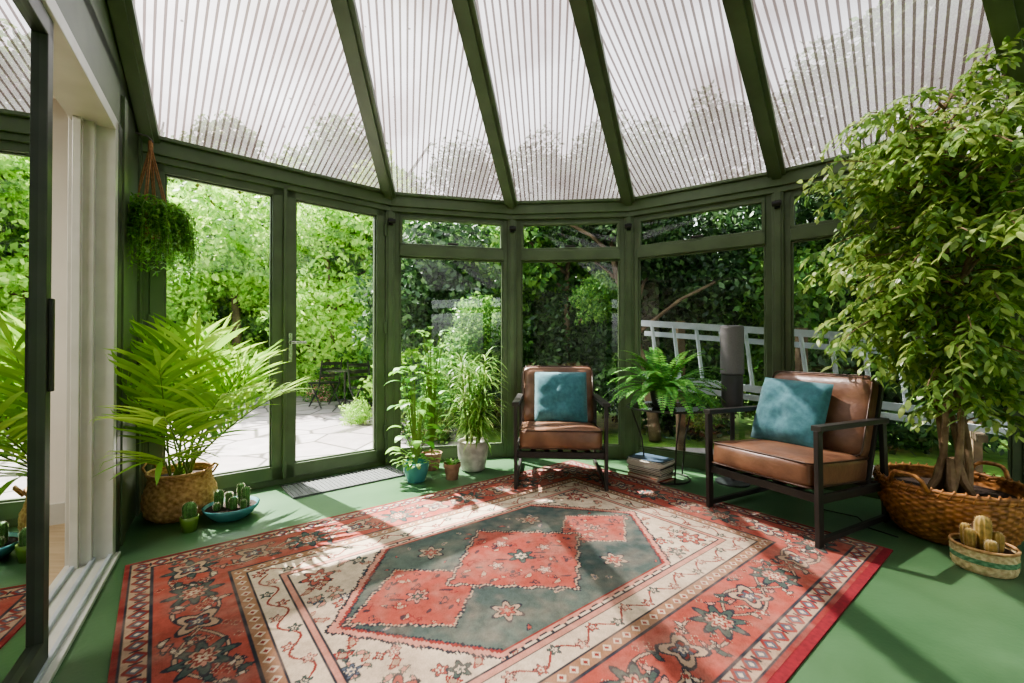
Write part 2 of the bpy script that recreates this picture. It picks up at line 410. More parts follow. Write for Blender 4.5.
e = np.minimum(hx-np.abs(X), hy-np.abs(Y)); long_ = (hy-np.abs(Y)) < (hx-np.abs(X))
S = np.where(long_, X, Y)
def band(a, b): return (e >= a) & (e < b)
def tri(s, p): return np.abs(((s/p) % 1)-.5)*2
def rosette(cx, cy, R, n, outline, fill, core, rot=0.0, clip=None, detail=True):
    ix = np.where(np.abs(xs-cx) < R*1.25)[0]; iy = np.where(np.abs(ys-cy) < R*1.25)[0]
    if len(ix) == 0 or len(iy) == 0: return
    sl = (slice(iy[0], iy[-1]+1), slice(ix[0], ix[-1]+1))
    dx = X[sl]-cx; dy = Y[sl]-cy; rr = np.hypot(dx, dy); th = np.arctan2(dy, dx)+rot
    pr = R*(.76+.24*np.cos(n*th)); cm = clip[sl] if clip is not None else np.ones_like(dx, bool)
    sub = col[sl]
    for f_, c_ in ((1.0, outline), (.84, fill)) + (((.55, outline), (.45, core), (.2, fill)) if detail else ()):
        sub[(rr < pr*f_) & cm] = c_
def boteh(cx, cy, R, ang, outline, fill, clip=None):
    ix = np.where(np.abs(xs-cx) < R*1.3)[0]; iy = np.where(np.abs(ys-cy) < R*1.3)[0]
    if len(ix) == 0 or len(iy) == 0: return
    sl = (slice(iy[0], iy[-1]+1), slice(ix[0], ix[-1]+1))
    dx = X[sl]-cx; dy = Y[sl]-cy; a_ = dx*math.cos(ang)+dy*math.sin(ang); b_ = -dx*math.sin(ang)+dy*math.cos(ang)+.35*a_*a_/R
    dd = (a_/R)**2+(b_/(R*.42))**2; cm = clip[sl] if clip is not None else np.ones_like(dx, bool)
    sub = col[sl]; sub[(dd < 1) & cm] = outline; sub[(dd < .5) & cm] = fill
    sub[(np.abs(np.abs(a_)-R*.45) < R*.06) & (np.abs(b_) < R*.7) & cm & (dd < 2.4)] = outline
paint(e >= 0, TAN)
paint(band(.0, .018), RED2); paint(band(.018, .026), DRK); paint(band(.026, .10), CRM2)
s1 = (S/.075) % 1
paint(band(.03, .096) & (np.abs(s1-.5)+np.abs(e-.063)/.08 < .5), RED2)
paint(band(.03, .096) & (np.abs(s1-.5)+np.abs(e-.063)/.08 < .30), BLU); paint(band(.03, .096) & (np.abs(s1-.5)+np.abs(e-.063)/.08 < .14), CRM)
paint(band(.03, .096) & ((np.abs(s1-.0) < .06) | (np.abs(s1-1) < .06)) & (np.abs(e-.063) < .018), DRK)
paint(band(.096, .106), DRK)
main = band(.106, .372); paint(main, RED)
for off_ in (0, .31):
    zz = .239+.075*np.sin((S+off_)*2*math.pi/.62)
    paint(main & (np.abs(e-zz) < .009), DRK); paint(main & (np.abs(e-zz) < .0045), CRM2)
def onborder(s_, ev, side):
    if side == 0: return s_, -hy+ev
    if side == 1: return s_, hy-ev
    if side == 2: return -hx+ev, s_
    return hx-ev, s_
for side in range(4):
    half = hx if side < 2 else hy; nseg = 10 if side < 2 else 7; stp = 2*(half-.239)/nseg
    for i_ in range(nseg+1):
        s_ = -(half-.239)+i_*stp; cx, cy = onborder(s_, .239, side)
        if i_ % 2 == 0: rosette(cx, cy, .112, 8, DRK, GRN, PNK, clip=main); rosette(cx, cy, .05, 6, CRM2, RED2, CRM, clip=main)
        else: rosette(cx, cy, .096, 4, DRK, CRM2, RED2, rot=math.pi/4, clip=main); rosette(cx, cy, .04, 5, DRK, BLU, CRM, clip=main)
        for k_ in range(9):
            c2 = onborder(s_+stp*rng.uniform(.3, .7), .239+rng.uniform(-.11, .11), side); boteh(c2[0], c2[1], rng.uniform(.018, .034), rng.uniform(0, 6.28), DRK, [CRM, PNK, GRN, CRM2][k_ % 4], clip=main)
        for k_ in range(6):
            c2 = onborder(s_+stp*rng.uniform(.2, .8), .239+rng.uniform(-.12, .12), side); rosette(c2[0], c2[1], .016, 4, CRM2, RED2, CRM, clip=main, detail=False)
paint(band(.372, .384), DRK); paint(band(.384, .434), TAN)
s2 = (S/.055) % 1
paint(band(.388, .43) & (np.abs(s2-.5)*.055+np.abs(e-.409) < .02), CRM); paint(band(.388, .43) & (np.abs(s2-.5)*.055+np.abs(e-.409) < .010), RED2)
paint(band(.434, .444), DRK); inner = band(.444, .545); paint(inner, CRM)
z3 = .495+.028*np.sin(S*2*math.pi/.19)
paint(inner & (np.abs(e-z3) < .005), RED2)
for side in range(4):
    half = (hx if side < 2 else hy)-.495; nseg = int(2*half/.095)
    for i_ in range(nseg+1):
        s_ = -half+i_*2*half/nseg; c2 = onborder(s_, .495+(.02 if i_ % 2 else -.02), side); rosette(c2[0], c2[1], .028, 5, DRK, [RED, GRN, PNK][i_ % 3], CRM, clip=inner)
paint(band(.545, .553), DRK); paint(band(.553, .575), PNK); paint(band(.575, .583), DRK)
inf = e >= .583
paint(inf, CRM)
hexd = np.maximum(np.abs(Yq)/.505, (np.abs(Xq)+np.abs(Yq)*.82)/.925)
spand = inf & (hexd >= 1)
for i_ in range(170):
    cx = rng.uniform(.45, .94)*rng.choice([-1, 1]); cy = rng.uniform(.08, .52)*rng.choice([-1, 1])
    if i_ % 3 == 0: rosette(cx, cy, rng.uniform(.024, .04), int(rng.integers(4, 7)), DRK, [RED, GRN, BLU, PNK][i_ % 4], CRM, clip=spand)
    else: boteh(cx, cy, rng.uniform(.018, .036), rng.uniform(0, 6.28), [DRK, RED2, GRN][i_ % 3], [RED, CRM2, PNK][i_ % 3], clip=spand)
for sx in (-1, 1):
    for sy in (-1, 1): rosette(sx*.84, sy*.42, .08, 6, DRK, RED, CRM, clip=spand); rosette(sx*.64, sy*.46, .045, 5, DRK, GRN, CRM, clip=spand)
stair = (np.round(tri(X, .07)*3)/3)*.012
paint(inf & (hexd < 1.0+stair), DRK); paint(inf & (hexd < .985+stair), PNK); paint(inf & (hexd < .96), RED2); paint(inf & (hexd < .945), DRK)
fieldm = inf & (hexd < .935); paint(fieldm, GRN)
ab = .5+.5*np.sin(Y*9+np.sin(X*3)*1.2); paint(fieldm, L3(112, 120, 110), .45*ab); paint(fieldm, L3(66, 78, 80), .4*(1-ab))
for i_ in range(90):
    cx = rng.uniform(-.85, .85); cy = rng.uniform(-.45, .45)
    boteh(cx, cy, rng.uniform(.014, .028), rng.uniform(0, 6.28), [DRK, CRM2, BLU][i_ % 3], [RED, BLU, CRM2][i_ % 3], clip=fieldm)
for cx in (-.33, .33):
    for cy in (-.31, .31): rosette(cx, cy, .075, 6, DRK, CRM2, RED, clip=fieldm)
for cx in (-.80, .78): rosette(cx, 0, .06, 5, DRK, PNK, GRN, clip=fieldm)
def diamond(cx, cy, a, b):
    base = np.abs(Xq-cx)/a+np.abs(Yq-cy)/b
    st_ = np.round(tri(Xq-cx, .08)*2)/2*.05
    for k_, c_ in ((1.06, DRK), (1.03, CRM2), (1.0, DRK), (.975, RED)): paint(base < k_+st_*.8, c_)
    dm_ = base < .93
    for i_ in range(int(110*a/.42)):
        px_ = cx+rng.uniform(-a, a); py_ = cy+rng.uniform(-b, b); boteh(px_, py_, rng.uniform(.018, .034), rng.uniform(0, 6.28), [DRK, RED2, RED2][i_ % 3], [RED, RED, CRM2][i_ % 3], clip=dm_)
    sw = np.abs(np.sin((X-cx)*26+np.sin((Y-cy)*22)*1.6)*np.cos((Y-cy)*24+np.sin((X-cx)*9)))
    paint(dm_ & (sw > .94), DRK, .85)
diamond(.54, 0, .27, .21); diamond(-.54, 0, .30, .25); diamond(0, 0, .40, .36)
rosette(0, 0, .075, 6, DRK, GRN, CRM)
for cx, cy in ((-.15, .0), (.15, .0), (0, .17), (0, -.17)): rosette(cx, cy, .042, 5, DRK, PNK, CRM)
for cx in (-.56, .54): rosette(cx, 0, .055, 6, DRK, PNK, GRN)
wear = np.zeros_like(X)
def vnoise(sc):
    g_ = rng.random((int(sc*2.2)+3, int(sc*3)+3)); yy_ = np.linspace(0, g_.shape[0]-1.001, NY); xx_ = np.linspace(0, g_.shape[1]-1.001, NX)
    y0_ = yy_.astype(int); x0_ = xx_.astype(int); fy = (yy_-y0_)[:, None]; fx_ = (xx_-x0_)[None, :]
    return g_[y0_][:, x0_]*(1-fy)*(1-fx_)+g_[y0_+1][:, x0_]*fy*(1-fx_)+g_[y0_][:, x0_+1]*(1-fy)*fx_+g_[y0_+1][:, x0_+1]*fy*fx_
for (sc, am) in ((3, .10), (17, .09), (60, .14)): wear += (vnoise(sc)-.5)*am*2
wear += (rng.random(X.shape)-.5)*.2
fade = np.clip((vnoise(6)*.5+vnoise(25)*.5-.40)*2.2, 0, 1)[..., None]*.34
col = col*(1-fade)+L3(170, 148, 132)*fade
col = col*(1+wear[..., None])*.86
col = np.clip(col, 0, 1)
RZ = .008
vx = ctr.x+X*u.x+Y*v.x; vy = ctr.y+X*u.y+Y*v.y
verts = np.stack([vx, vy, np.full_like(vx, RZ)], -1).reshape(-1, 3)
ii = np.arange(NY*NX).reshape(NY, NX)
faces = np.stack([ii[:-1, :-1], ii[:-1, 1:], ii[1:, 1:], ii[1:, :-1]], -1).reshape(-1, 4)
me = bpy.data.meshes.new('rug')
me.vertices.add(len(verts)); me.vertices.foreach_set('co', verts.ravel().astype(np.float32))
me.loops.add(faces.size); me.loops.foreach_set('vertex_index', faces.ravel().astype(np.int32))
me.polygons.add(len(faces)); me.polygons.foreach_set('loop_start', np.arange(0, faces.size, 4, dtype=np.int32))
me.update(); me.validate()
ca = me.color_attributes.new('Col', 'FLOAT_COLOR', 'POINT')
cc = np.ones((NY*NX, 4), dtype=np.float32); cc[:, :3] = col.reshape(-1, 3); ca.data.foreach_set('color', cc.ravel())
m, nt, N, Lk, b = new_mat('woven_rug'); b.inputs['Roughness'].default_value = .95; b.inputs['Specular IOR Level'].default_value = .15
at_ = N.new('ShaderNodeAttribute'); at_.attribute_name = 'Col'; Lk.new(at_.outputs['Color'], b.inputs['Base Color'])
tn = N.new('ShaderNodeTexNoise'); tn.inputs['Scale'].default_value = 320; tc = N.new('ShaderNodeTexCoord'); Lk.new(tc.outputs['Object'], tn.inputs['Vector'])
bp = N.new('ShaderNodeBump'); bp.inputs['Strength'].default_value = .5; bp.inputs['Distance'].default_value = .003; Lk.new(tn.outputs['Fac'], bp.inputs['Height']); Lk.new(bp.outputs[0], b.inputs['Normal'])
me.materials.append(m)
rug_e = empty('patterned_rug')
ro = bpy.data.objects.new('rug_pile', me); COL.objects.link(ro); ro.parent = rug_e
rb = MB(); TR = Matrix.Translation((ctr.x, ctr.y, 0)) @ Matrix.Rotation(math.atan2(u.y, u.x), 4, 'Z'); rb.T = TR
rb.box(-hx, hx, -hy-.035, hy, 0.0005, RZ-.0008, 'redbind')
rb.obj('rug_backing', parent=rug_e)

# ------------------------------------------------------------ chairs
def rbox(name, sx, sy, sz, k, parent, loc, rx=0, rz=0, puff=.012, bev=.035, channels=0):
    import bmesh
    bm = bmesh.new(); bmesh.ops.create_cube(bm, size=1.0)
    bmesh.ops.subdivide_edges(bm, edges=bm.edges[:], cuts=11, use_grid_fill=True)
    for vt in bm.verts:
        x, y, z = vt.co*2
        hxx, hyy, hzz = sx/2, sy/2, sz/2
        p_ = Vector((x*hxx, y*hyy, z*hzz))
        cl = Vector((max(-hxx+bev, min(hxx-bev, p_.x)), max(-hyy+bev, min(hyy-bev, p_.y)), max(-hzz+bev, min(hzz-bev, p_.z))))
        d_ = p_-cl
        if d_.length > 1e-6: p_ = cl+d_.normalized()*bev
        w_ = (1-x*x)*(1-y*y)
        if abs(z) > .5: p_.z += math.copysign(puff*w_, z)*1.5
        if abs(y) > .99: p_.y += math.copysign(puff*(1-x*x)*(1-z*z), y)
        p_ += Vector((0, 0, 1))*.006*noise.noise(Vector((x*2.2+sx*9, y*2.2, z)))
        if channels and z > .5:
            p_.z -= .010*max(0, 1-abs(((y+1)/2*channels) % 1-.0)*7)+.010*max(0, 1-abs(((y+1)/2*channels) % 1-1.0)*7)
        vt.co = p_
    me = bpy.data.meshes.new(name); bm.to_mesh(me); bm.free(); me.materials.append(M[k])
    me.polygons.foreach_set('use_smooth', [True]*len(me.polygons))
    ob = bpy.data.objects.new(name, me); COL.objects.link(ob); ob.parent = parent; ob.location = loc; ob.rotation_euler = (rx, 0, rz)
    s_ = ob.modifiers.new('s', 'SUBSURF'); s_.levels = 1; s_.render_levels = 1
    return ob
def piping(name, sx, sy, z, parent, loc, rx, r=.005, inset=.012):
    m = MB(); pts = []
    hx_, hy_ = sx/2-inset*.3, sy/2-inset*.3; c = .035
    for (cx, cy, a0) in ((hx_-c, hy_-c, 0), (-hx_+c, hy_-c, 90), (-hx_+c, -hy_+c, 180), (hx_-c, -hy_+c, 270)):
        for j in range(6): a = math.radians(a0+j*18); pts.append((cx+c*math.cos(a), cy+c*math.sin(a), z))
    pts.append(pts[0]); m.tube(pts, r, 'piping', 6); ob = m.obj(name, smooth=True, parent=parent); ob.location = loc; ob.rotation_euler = (rx, 0, 0)

def pillow(name, w, h, t, parent, loc, rot, k='teal'):
    n = 22; vs = []; fs = []
    for side in (1, -1):
        o = len(vs)
        for i in range(n+1):
            for j in range(n+1):
                a = i/n*2-1; b_ = j/n*2-1
                pin = 1-.07*(1-abs(a))*abs(b_)**3*1.0; pin2 = 1-.07*(1-abs(b_))*abs(a)**3
                th = (max(0, 1-a**4)**.55)*(max(0, 1-b_**4)**.55)
                z = side*t/2*th+.012*noise.noise(Vector((a*2.3, b_*2.3, side*3)))*th*2
                vs.append((a*w/2*pin, b_*h/2*pin2, z))
        for i in range(n):
            for j in range(n):
                q = (o+i*(n+1)+j, o+(i+1)*(n+1)+j, o+(i+1)*(n+1)+j+1, o+i*(n+1)+j+1)
                fs.append(q if side == 1 else q[::-1])
    m = MB(); m.add(vs, fs, k); ob = m.obj(name, smooth=True, parent=parent); ob.location = loc; ob.rotation_euler = rot

def armchair(loc, rz, prx=0, pdx=0, pry=74):
    e = empty('leather_armchair', loc, rz)
    f = MB(); k = 'black'
    for sx in (-1, 1):
        x = sx*.325
        f.bar((x, -.335, 0), (x, -.345, .60), .045, .024, k, up=(1, 0, 0))
        f.bar((x, .37, 0), (x, .335, .60), .045, .024, k, up=(1, 0, 0))
        f.bar((x, -.365, .612), (x, .36, .598), .05, .028, k)
        f.bar((x, -.34, .245), (x, .35, .215), .024, .045, k)
        f.bar((x, -.335, .03), (x, .37, .03), .024, .03, k)
        f.bar((x*.93, .20, .22), (x*.93, .385, .80), .022, .03, k)
    f.bar((-.32, -.33, .245), (.32, -.33, .245), .024, .045, k); f.bar((-.32, .3, .22), (.32, .3, .22), .024, .045, k)
    f.bar((-.30, .33, .62), (.30, .33, .62), .02, .03, k); f.bar((-.30, .38, .79), (.30, .38, .79), .02, .03, k)
    for xx in (-.2, -.1, 0, .1, .2): f.bar((xx, -.33, .262), (xx, .3, .238), .04, .006, k)
    f.obj('metal_frame', parent=e, bevel=.004)
    rbox('seat_cushion', .605, .62, .15, 'leather', e, (0, -.055, .338), rx=math.radians(-4))
    piping('seat_piping_top', .605, .62, .062, e, (0, -.055, .338), math.radians(-4)); piping('seat_piping_bottom', .605, .62, -.062, e, (0, -.055, .338), math.radians(-4))
    br = math.radians(72)
    rbox('back_cushion', .595, .49, .13, 'leather', e, (0, .285, .61), rx=br, channels=3)
    piping('back_piping', .595, .49, .055, e, (0, .285, .61), br)
    pillow('throw_pillow', .43, .43, .15, e, (pdx, .135, .605), (math.radians(pry), math.radians(prx), 0))
    return e
armchair((.375, 3.52, RZ+.001), math.radians(-4), prx=0, pdx=.02)
armchair((1.725, 2.715, RZ+.001), math.atan2(-.47, -.883)+math.pi/2, prx=2, pdx=-.09, pry=70)

# ------------------------------------------------------------ side table, magazines, speaker
tx, ty = 1.22, 3.46
t = MB(); t.T = Matrix.Translation((tx, ty, 0))
t.lathe([(.0005, .56), (.30, .56), (.303, .565), (.30, .57), (.0005, .57)], 'tableglass', 48, closed=False)
def ringpts(R, z, n=40): return [(R*math.cos(2*math.pi*i/n), R*math.sin(2*math.pi*i/n), z) for i in range(n+1)]
t.tube(ringpts(.305, .563), .008, 'black', 8); t.tube(ringpts(.165, .010), .006, 'black', 8)
for a in range(3):
    an = a*2*math.pi/3+.5; c_, s_ = math.cos(an), math.sin(an)
    t.tube([(.165*c_, .165*s_, .012), (.20*c_, .20*s_, .3), (.295*c_, .295*s_, .56)], .006, 'black', 8)
t.obj('glass_side_table')
mg = MB(); z = 0
for i in range(12):
    h = random.uniform(.008, .018); a = random.uniform(-.15, .15)-.85; w_, d_ = random.uniform(.27, .31), random.uniform(.19, .22)
    mg.T = Matrix.Translation((1.10+random.uniform(-.012, .012), 3.50+random.uniform(-.012, .012), z)) @ Matrix.Rotation(a, 4, 'Z')
    k = random.choice(['mag1', 'mag2', 'mag3', 'mag4', 'mag5', 'mag2', 'mag2'])
    mg.box(-w_/2+.003, w_/2-.003, -d_/2+.003, d_/2-.003, .0015, h-.0015, 'paper'); mg.box(-w_/2, w_/2, -d_/2, d_/2, 0, .0015, k); mg.box(-w_/2, w_/2, -d_/2, d_/2, h-.0015, h, k); mg.box(-w_/2, -w_/2+.002, -d_/2, d_/2, 0, h, k)
    z += h
mg.obj('stack_of_magazines')
sp = MB(); sp.T = Matrix.Translation((1.68, 3.36, 0))
sp.lathe([(.12, 0), (.12, .012), (.02, .02), (.016, .03), (.016, .56), (.07, .58), (.075, .6), (.075, .82), (.07, .825)], 'dkgrey', 32)
sp.lathe([(.075, .826), (.083, .835), (.083, 1.18), (.078, 1.195), (.05, 1.2)], 'grey', 40)
sp.obj('floor_standing_speaker', smooth=False)

# ------------------------------------------------------------ plants
def woven(mb, prof, k, rows, around, amp=.006, n=None):
    n = n or around*4
    def rad(t):
        t *= len(prof)-1; i = min(int(t), len(prof)-2); f_ = t-i
        return (prof[i][0]*(1-f_)+prof[i+1][0]*f_, prof[i][1]*(1-f_)+prof[i+1][1]*f_)
    pr = []; sub = 3
    for i in range(rows*sub+1):
        t_ = i/(rows*sub); r, z = rad(t_); pr.append((r, z))
    def mod(i, a):
        row = (i // sub) % 2; ph = (i % sub)/sub
        return amp*(math.sin(around*a/2+row*math.pi))*math.sin(math.pi*(ph*.7+.25))
    mb.lathe(pr, k, n, mod=mod, closed=False)
    mb.lathe([(.001, pr[0][1]), pr[0]], k, n, closed=False)
def ringtube(mb, R, z, r, k, n=40, nn=8, wob=0): mb.tube([(R*math.cos(2*math.pi*i/n), R*math.sin(2*math.pi*i/n), z+wob*math.sin(i*2.3)) for i in range(n+1)], r, k, nn)

# palm
PX, PY = -2.05, 2.73
pe = empty('potted_palm', (PX, PY, 0))
b_ = MB()
woven(b_, [(.14, 0.002), (.175, .03), (.188, .09), (.186, .15), (.165, .21), (.158, .245), (.165, .275)], 'basket', 16, 40, .004)
ringtube(b_, .165, .276, .009, 'basket')
for sx in (-1, 1): b_.tube([(sx*.165, -.05, .25), (sx*.20, -.045, .30), (sx*.21, 0, .32), (sx*.20, .045, .30), (sx*.165, .05, .25)], .007, 'basket', 6)
b_.lathe([(.001, .235), (.155, .235)], 'soil', 24, closed=False)
b_.obj('woven_basket', smooth=True, parent=pe)
pm = MB(); pm.T = Matrix.Translation((PX, PY, 0)); pm.clamp = lambda q_: inside(q_, .015)
def frond(mb, base, az, elev, L, n_l, ll, lw, kl, kst, droop=1.1, rs=.006, start=.3, ldroop=.6, vang=.9):
    d = Vector((math.cos(az)*math.cos(elev), math.sin(az)*math.cos(elev), math.sin(elev))); p = Vector(base); pts = [p.copy()]; ds = [d.copy()]; ns = 16
    for i in range(ns):
        p = p+d*(L/ns); f_ = max(0, (i/ns-.35)); d = (d+Vector((0, 0, -1))*droop*f_/ns*2.6).normalized(); pts.append(p.copy()); ds.append(d.copy())
    mb.tube(pts, [rs*(1-.75*i/ns) for i in range(ns+1)], kst, 5)
    for i in range(n_l):
        t_ = start+(1-start)*(i+.5)/n_l; q = t_*ns; j = min(int(q), ns-1); f_ = q-j; pp = pts[j]*(1-f_)+pts[j+1]*f_; dd = ds[j]
        sd = dd.cross(Vector((0, 0, 1)))
        if sd.length < .05: sd = Vector((-math.sin(az), math.cos(az), 0))
        sd.normalize(); upv = sd.cross(dd)
        lt = (t_-start)/(1-start); Ls = ll*(.55+.85*math.sin(math.pi*(lt*.75+.15)))*.75
        for s_ in (-1, 1):
            dl = (dd*(vang*(.6+lt*1.1))+sd*s_+upv*.40+Vector((random.gauss(0, .10), random.gauss(0, .10), random.gauss(0, .10)))).normalized()
            mb.leaf(pp, dl, upv, Ls*random.uniform(.85, 1.15), lw, ldroop*random.uniform(.7, 1.5), 6, kl, w0=.3, pk=.86)
    mb.leaf(pts[-1], ds[-1], Vector((0, 0, 1)), ll*.6, lw, ldroop, 4, kl)
angs = [(-60,.85,1.15),(-58,.55,1.25),(-60,1.1,1.1),(-40,.75,1.0),(-25,1.0,1.0),(-10,.7,.98),(5,1.0,.98),(20,.8,.85),(35,1.1,.9),(-75,1.25,1.0),(-35,1.35,1.0),(0,1.35,1.0),(40,1.35,.95),(-85,1.0,.9),(110,1.4,.95),(-120,1.35,.95),(-50,.42,.95)]
for (a, el, L_) in angs:
    a = math.radians(a)+random.gauss(0, .06); frond(pm, (random.uniform(-.05, .05), random.uniform(-.05, .05), .23), a, el, L_*.84, 12, .40, .025, 'lf_palm', 'stem', droop=random.uniform(.55, .95), rs=.007, start=.40, ldroop=.55, vang=.85)
o = pm.obj('fronds'); o.parent = pe; o.matrix_parent_inverse = Matrix.Translation((-PX, -PY, 0))

# ficus
FX, FY = 2.44, 2.46
fe = empty('potted_ficus_tree', (FX, FY, 0))
b_ = MB(); SB = .90
b_.T = Matrix.Diagonal((SB, SB, SB*1.02, 1))
woven(b_, [(.25, .002), (.285, .04), (.315, .11), (.345, .19), (.36, .26), (.355, .31)], 'wicker', 22, 60, .006)
woven(b_, [(.25, .02), (.275, .04), (.30, .11), (.33, .19), (.345, .26), (.34, .31)], 'wicker', 12, 40, .003)
for z_ in (.30, .318): ringtube(b_, .352, z_, .013, 'wicker', 60, 8, .004)
for k_ in range(48):
    a = 2*math.pi*k_/48; a2 = a+.12; b_.tube([(.366*math.cos(a), .366*math.sin(a), .29), (.355*math.cos((a+a2)/2), .355*math.sin((a+a2)/2), .338), (.338*math.cos(a2), .338*math.sin(a2), .30)], .006, 'wicker', 5)
for az in (math.radians(195), math.radians(15)):
    R = .36; pts = []
    for j in range(9):
        s_ = (j/8-.5)*2; an = az+s_*.28; pts.append(((R+.03*(1-s_*s_))*math.cos(an), (R+.03*(1-s_*s_))*math.sin(an), .31+.085*(1-s_**4)))
    b_.tube(pts, .012, 'wicker', 8)
b_.lathe([(.001, .25), (.33, .25)], 'soil', 32, closed=False)
b_.obj('wicker_basket', smooth=True, parent=fe)
fm = MB(); fm.T = Matrix.Translation((FX, FY, 0)); fm.clamp = lambda q_: inside(q_, .05)
def profR(z):
    return float(np.interp(z, [.5, .8, 1.1, 1.4, 1.7, 2.0, 2.3, 2.6], [.16, .28, .44, .58, .66, .60, .46, .30]))
stems = []
for s_ in range(5):
    pts = []; a0 = s_*1.257; hgt = [2.38, 2.32, 2.1, 2.25, 1.9][s_]
    for j in range(22):
        t_ = j/21; z_ = .22+t_*(hgt-.22); r_ = .035*(1-t_)+.025+.20*max(0, t_-.35); a = a0+t_*4.2*(1 if t_ < .5 else 1)-max(0, t_-.5)*3.2
        pts.append(Vector((r_*math.cos(a)+.03*math.sin(z_*4), r_*math.sin(a), z_)))
    fm.tube(pts, [.018*(1-.75*i/21) for i in range(22)], 'bark', 8); stems.append(pts)
for s_ in range(5):
    a = s_*1.257+.3; fm.tube([(.03*math.cos(a), .03*math.sin(a), .42), (.055*math.cos(a), .055*math.sin(a), .30), (.10*math.cos(a), .10*math.sin(a), .225)], [.018, .022, .015], 'bark', 8)
for i in range(235):
    st_ = random.choice(stems); j = min(21, int(5+17*random.random()**.8)); p = st_[j].copy(); az = random.uniform(0, 2*math.pi)
    z0 = p.z; R = profR(min(2.6, z0+.1))*random.uniform(.5, 1.0); el = random.uniform(.2, 1.0)
    d = Vector((math.cos(az)*math.cos(el), math.sin(az)*math.cos(el), math.sin(el))); L_ = R*1.15; pts = [p.copy()]; ds = [d.copy()]
    for q_ in range(8):
        p = p+d*(L_/8); d = (d+Vector((0, 0, -.14))).normalized(); pts.append(p.copy()); ds.append(d.copy())
    fm.tube(pts, [.006*(1-.8*q_/8)+.001 for q_ in range(9)], 'bark', 4)
    for q_ in range(2, 9):
        for rep in range(random.choice([1, 1, 2])):
            d2 = (ds[q_]+Vector((random.gauss(0, .6), random.gauss(0, .6), random.gauss(-.05, .4)))).normalized(); p2 = pts[q_].copy(); TL = random.uniform(.10, .20); nn = random.randint(5, 8)
            tp = [p2.copy()]
            for w_ in range(nn):
                p2 = p2+d2*(TL/nn); d2 = (d2+Vector((0, 0, -.16))).normalized(); tp.append(p2.copy())
                sd = d2.cross(Vector((0, 0, 1))); sd = sd.normalized() if sd.length > .01 else Vector((1, 0, 0)); sgn = 1 if w_ % 2 else -1
                dl = (d2*.7+sd*sgn*.9+Vector((random.gauss(0, .3), random.gauss(0, .3), -.3+random.gauss(0, .25)))).normalized()
                up_ = Vector((random.gauss(0, .5), random.gauss(0, .5), 1))
                fm.leaf(p2, dl, up_, random.uniform(.045, .075), random.uniform(.020, .030), .5, 3, 'lf_ficus', w0=.2, pk=.9)
            fm.tube([tp[0], tp[len(tp)//2], tp[-1]], .0016, 'stem', 3)
o = fm.obj('tree_foliage'); o.parent = fe; o.matrix_parent_inverse = Matrix.Translation((-FX, -FY, 0))

# fern on the table
fn = MB(); fn.T = Matrix.Translation((tx-.03, ty, .571)); fn.clamp = lambda q_: inside(q_, .03)
fn.lathe([(.07, 0), (.085, .02), (.10, .10), (.102, .12), (.095, .12), (.09, .10), (.001, .10)], 'dkgrey', 28)
for i in range(60):
    az = i*2.39996; el = random.uniform(.15, 1.25); L_ = random.uniform(.40, .54)
    d = Vector((math.cos(az)*math.cos(el), math.sin(az)*math.cos(el), math.sin(el))); p = Vector((.03*math.cos(az), .03*math.sin(az), .11)); ns = 22; pts = [p.copy()]
    for j in range(ns):
        p = p+d*(L_/ns); d = (d+Vector((0, 0, -1))*.085*(.4+j/ns)).normalized(); pts.append(p.copy())
        sd = d.cross(Vector((0, 0, 1)))
        if sd.length < .02: continue
        sd.normalize(); wl = .055*math.sin(math.pi*min(1, (j+2)/ns*.92+.04))+.006
        for s_ in (-1, 1): fn.leaf(p, sd*s_+d*.35, sd.cross(d), wl, .020, .3, 2, 'lf_fern')
    fn.tube(pts[::3], .002, 'stem', 4)
fn.obj('potted_fern')

# dracaena in grey-white pot
dr = MB(); dr.T = Matrix.Translation((-.33, 3.72, 0)); dr.clamp = lambda q_: inside(q_, .03)
dr.lathe([(.085, 0), (.10, .01), (.125, .12), (.13, .20), (.125, .235), (.13, .245), (.118, .245), (.112, .22), (.001, .215)], 'whitepot', 32, mod=lambda i, a: .003*math.sin(a*16) if i in (2, 3) else 0)
for s_ in range(8):
    a = s_*.9; hx_, hy_ = .05*math.cos(a), .05*math.sin(a); hh = random.uniform(.4, .92)
    top = Vector((hx_*2.2, hy_*2.2, .22+hh*.9)); dr.tube([(hx_, hy_, .2), (hx_*1.5, hy_*1.5, .22+hh*.4), top], [.009, .007, .005], 'stem', 6)
    for i in range(64):
        t_ = random.uniform(.15, 1); pp = Vector((hx_, hy_, .2)).lerp(top, t_); az = i*2.4; el = random.uniform(-.1, 1.2)
        dr.leaf(pp, (math.cos(az)*math.cos(el), math.sin(az)*math.cos(el), math.sin(el)), (0, 0, 1), random.uniform(.18, .28), .014, 1.6, 5, 'lf_drac')
dr.obj('potted_dracaena')

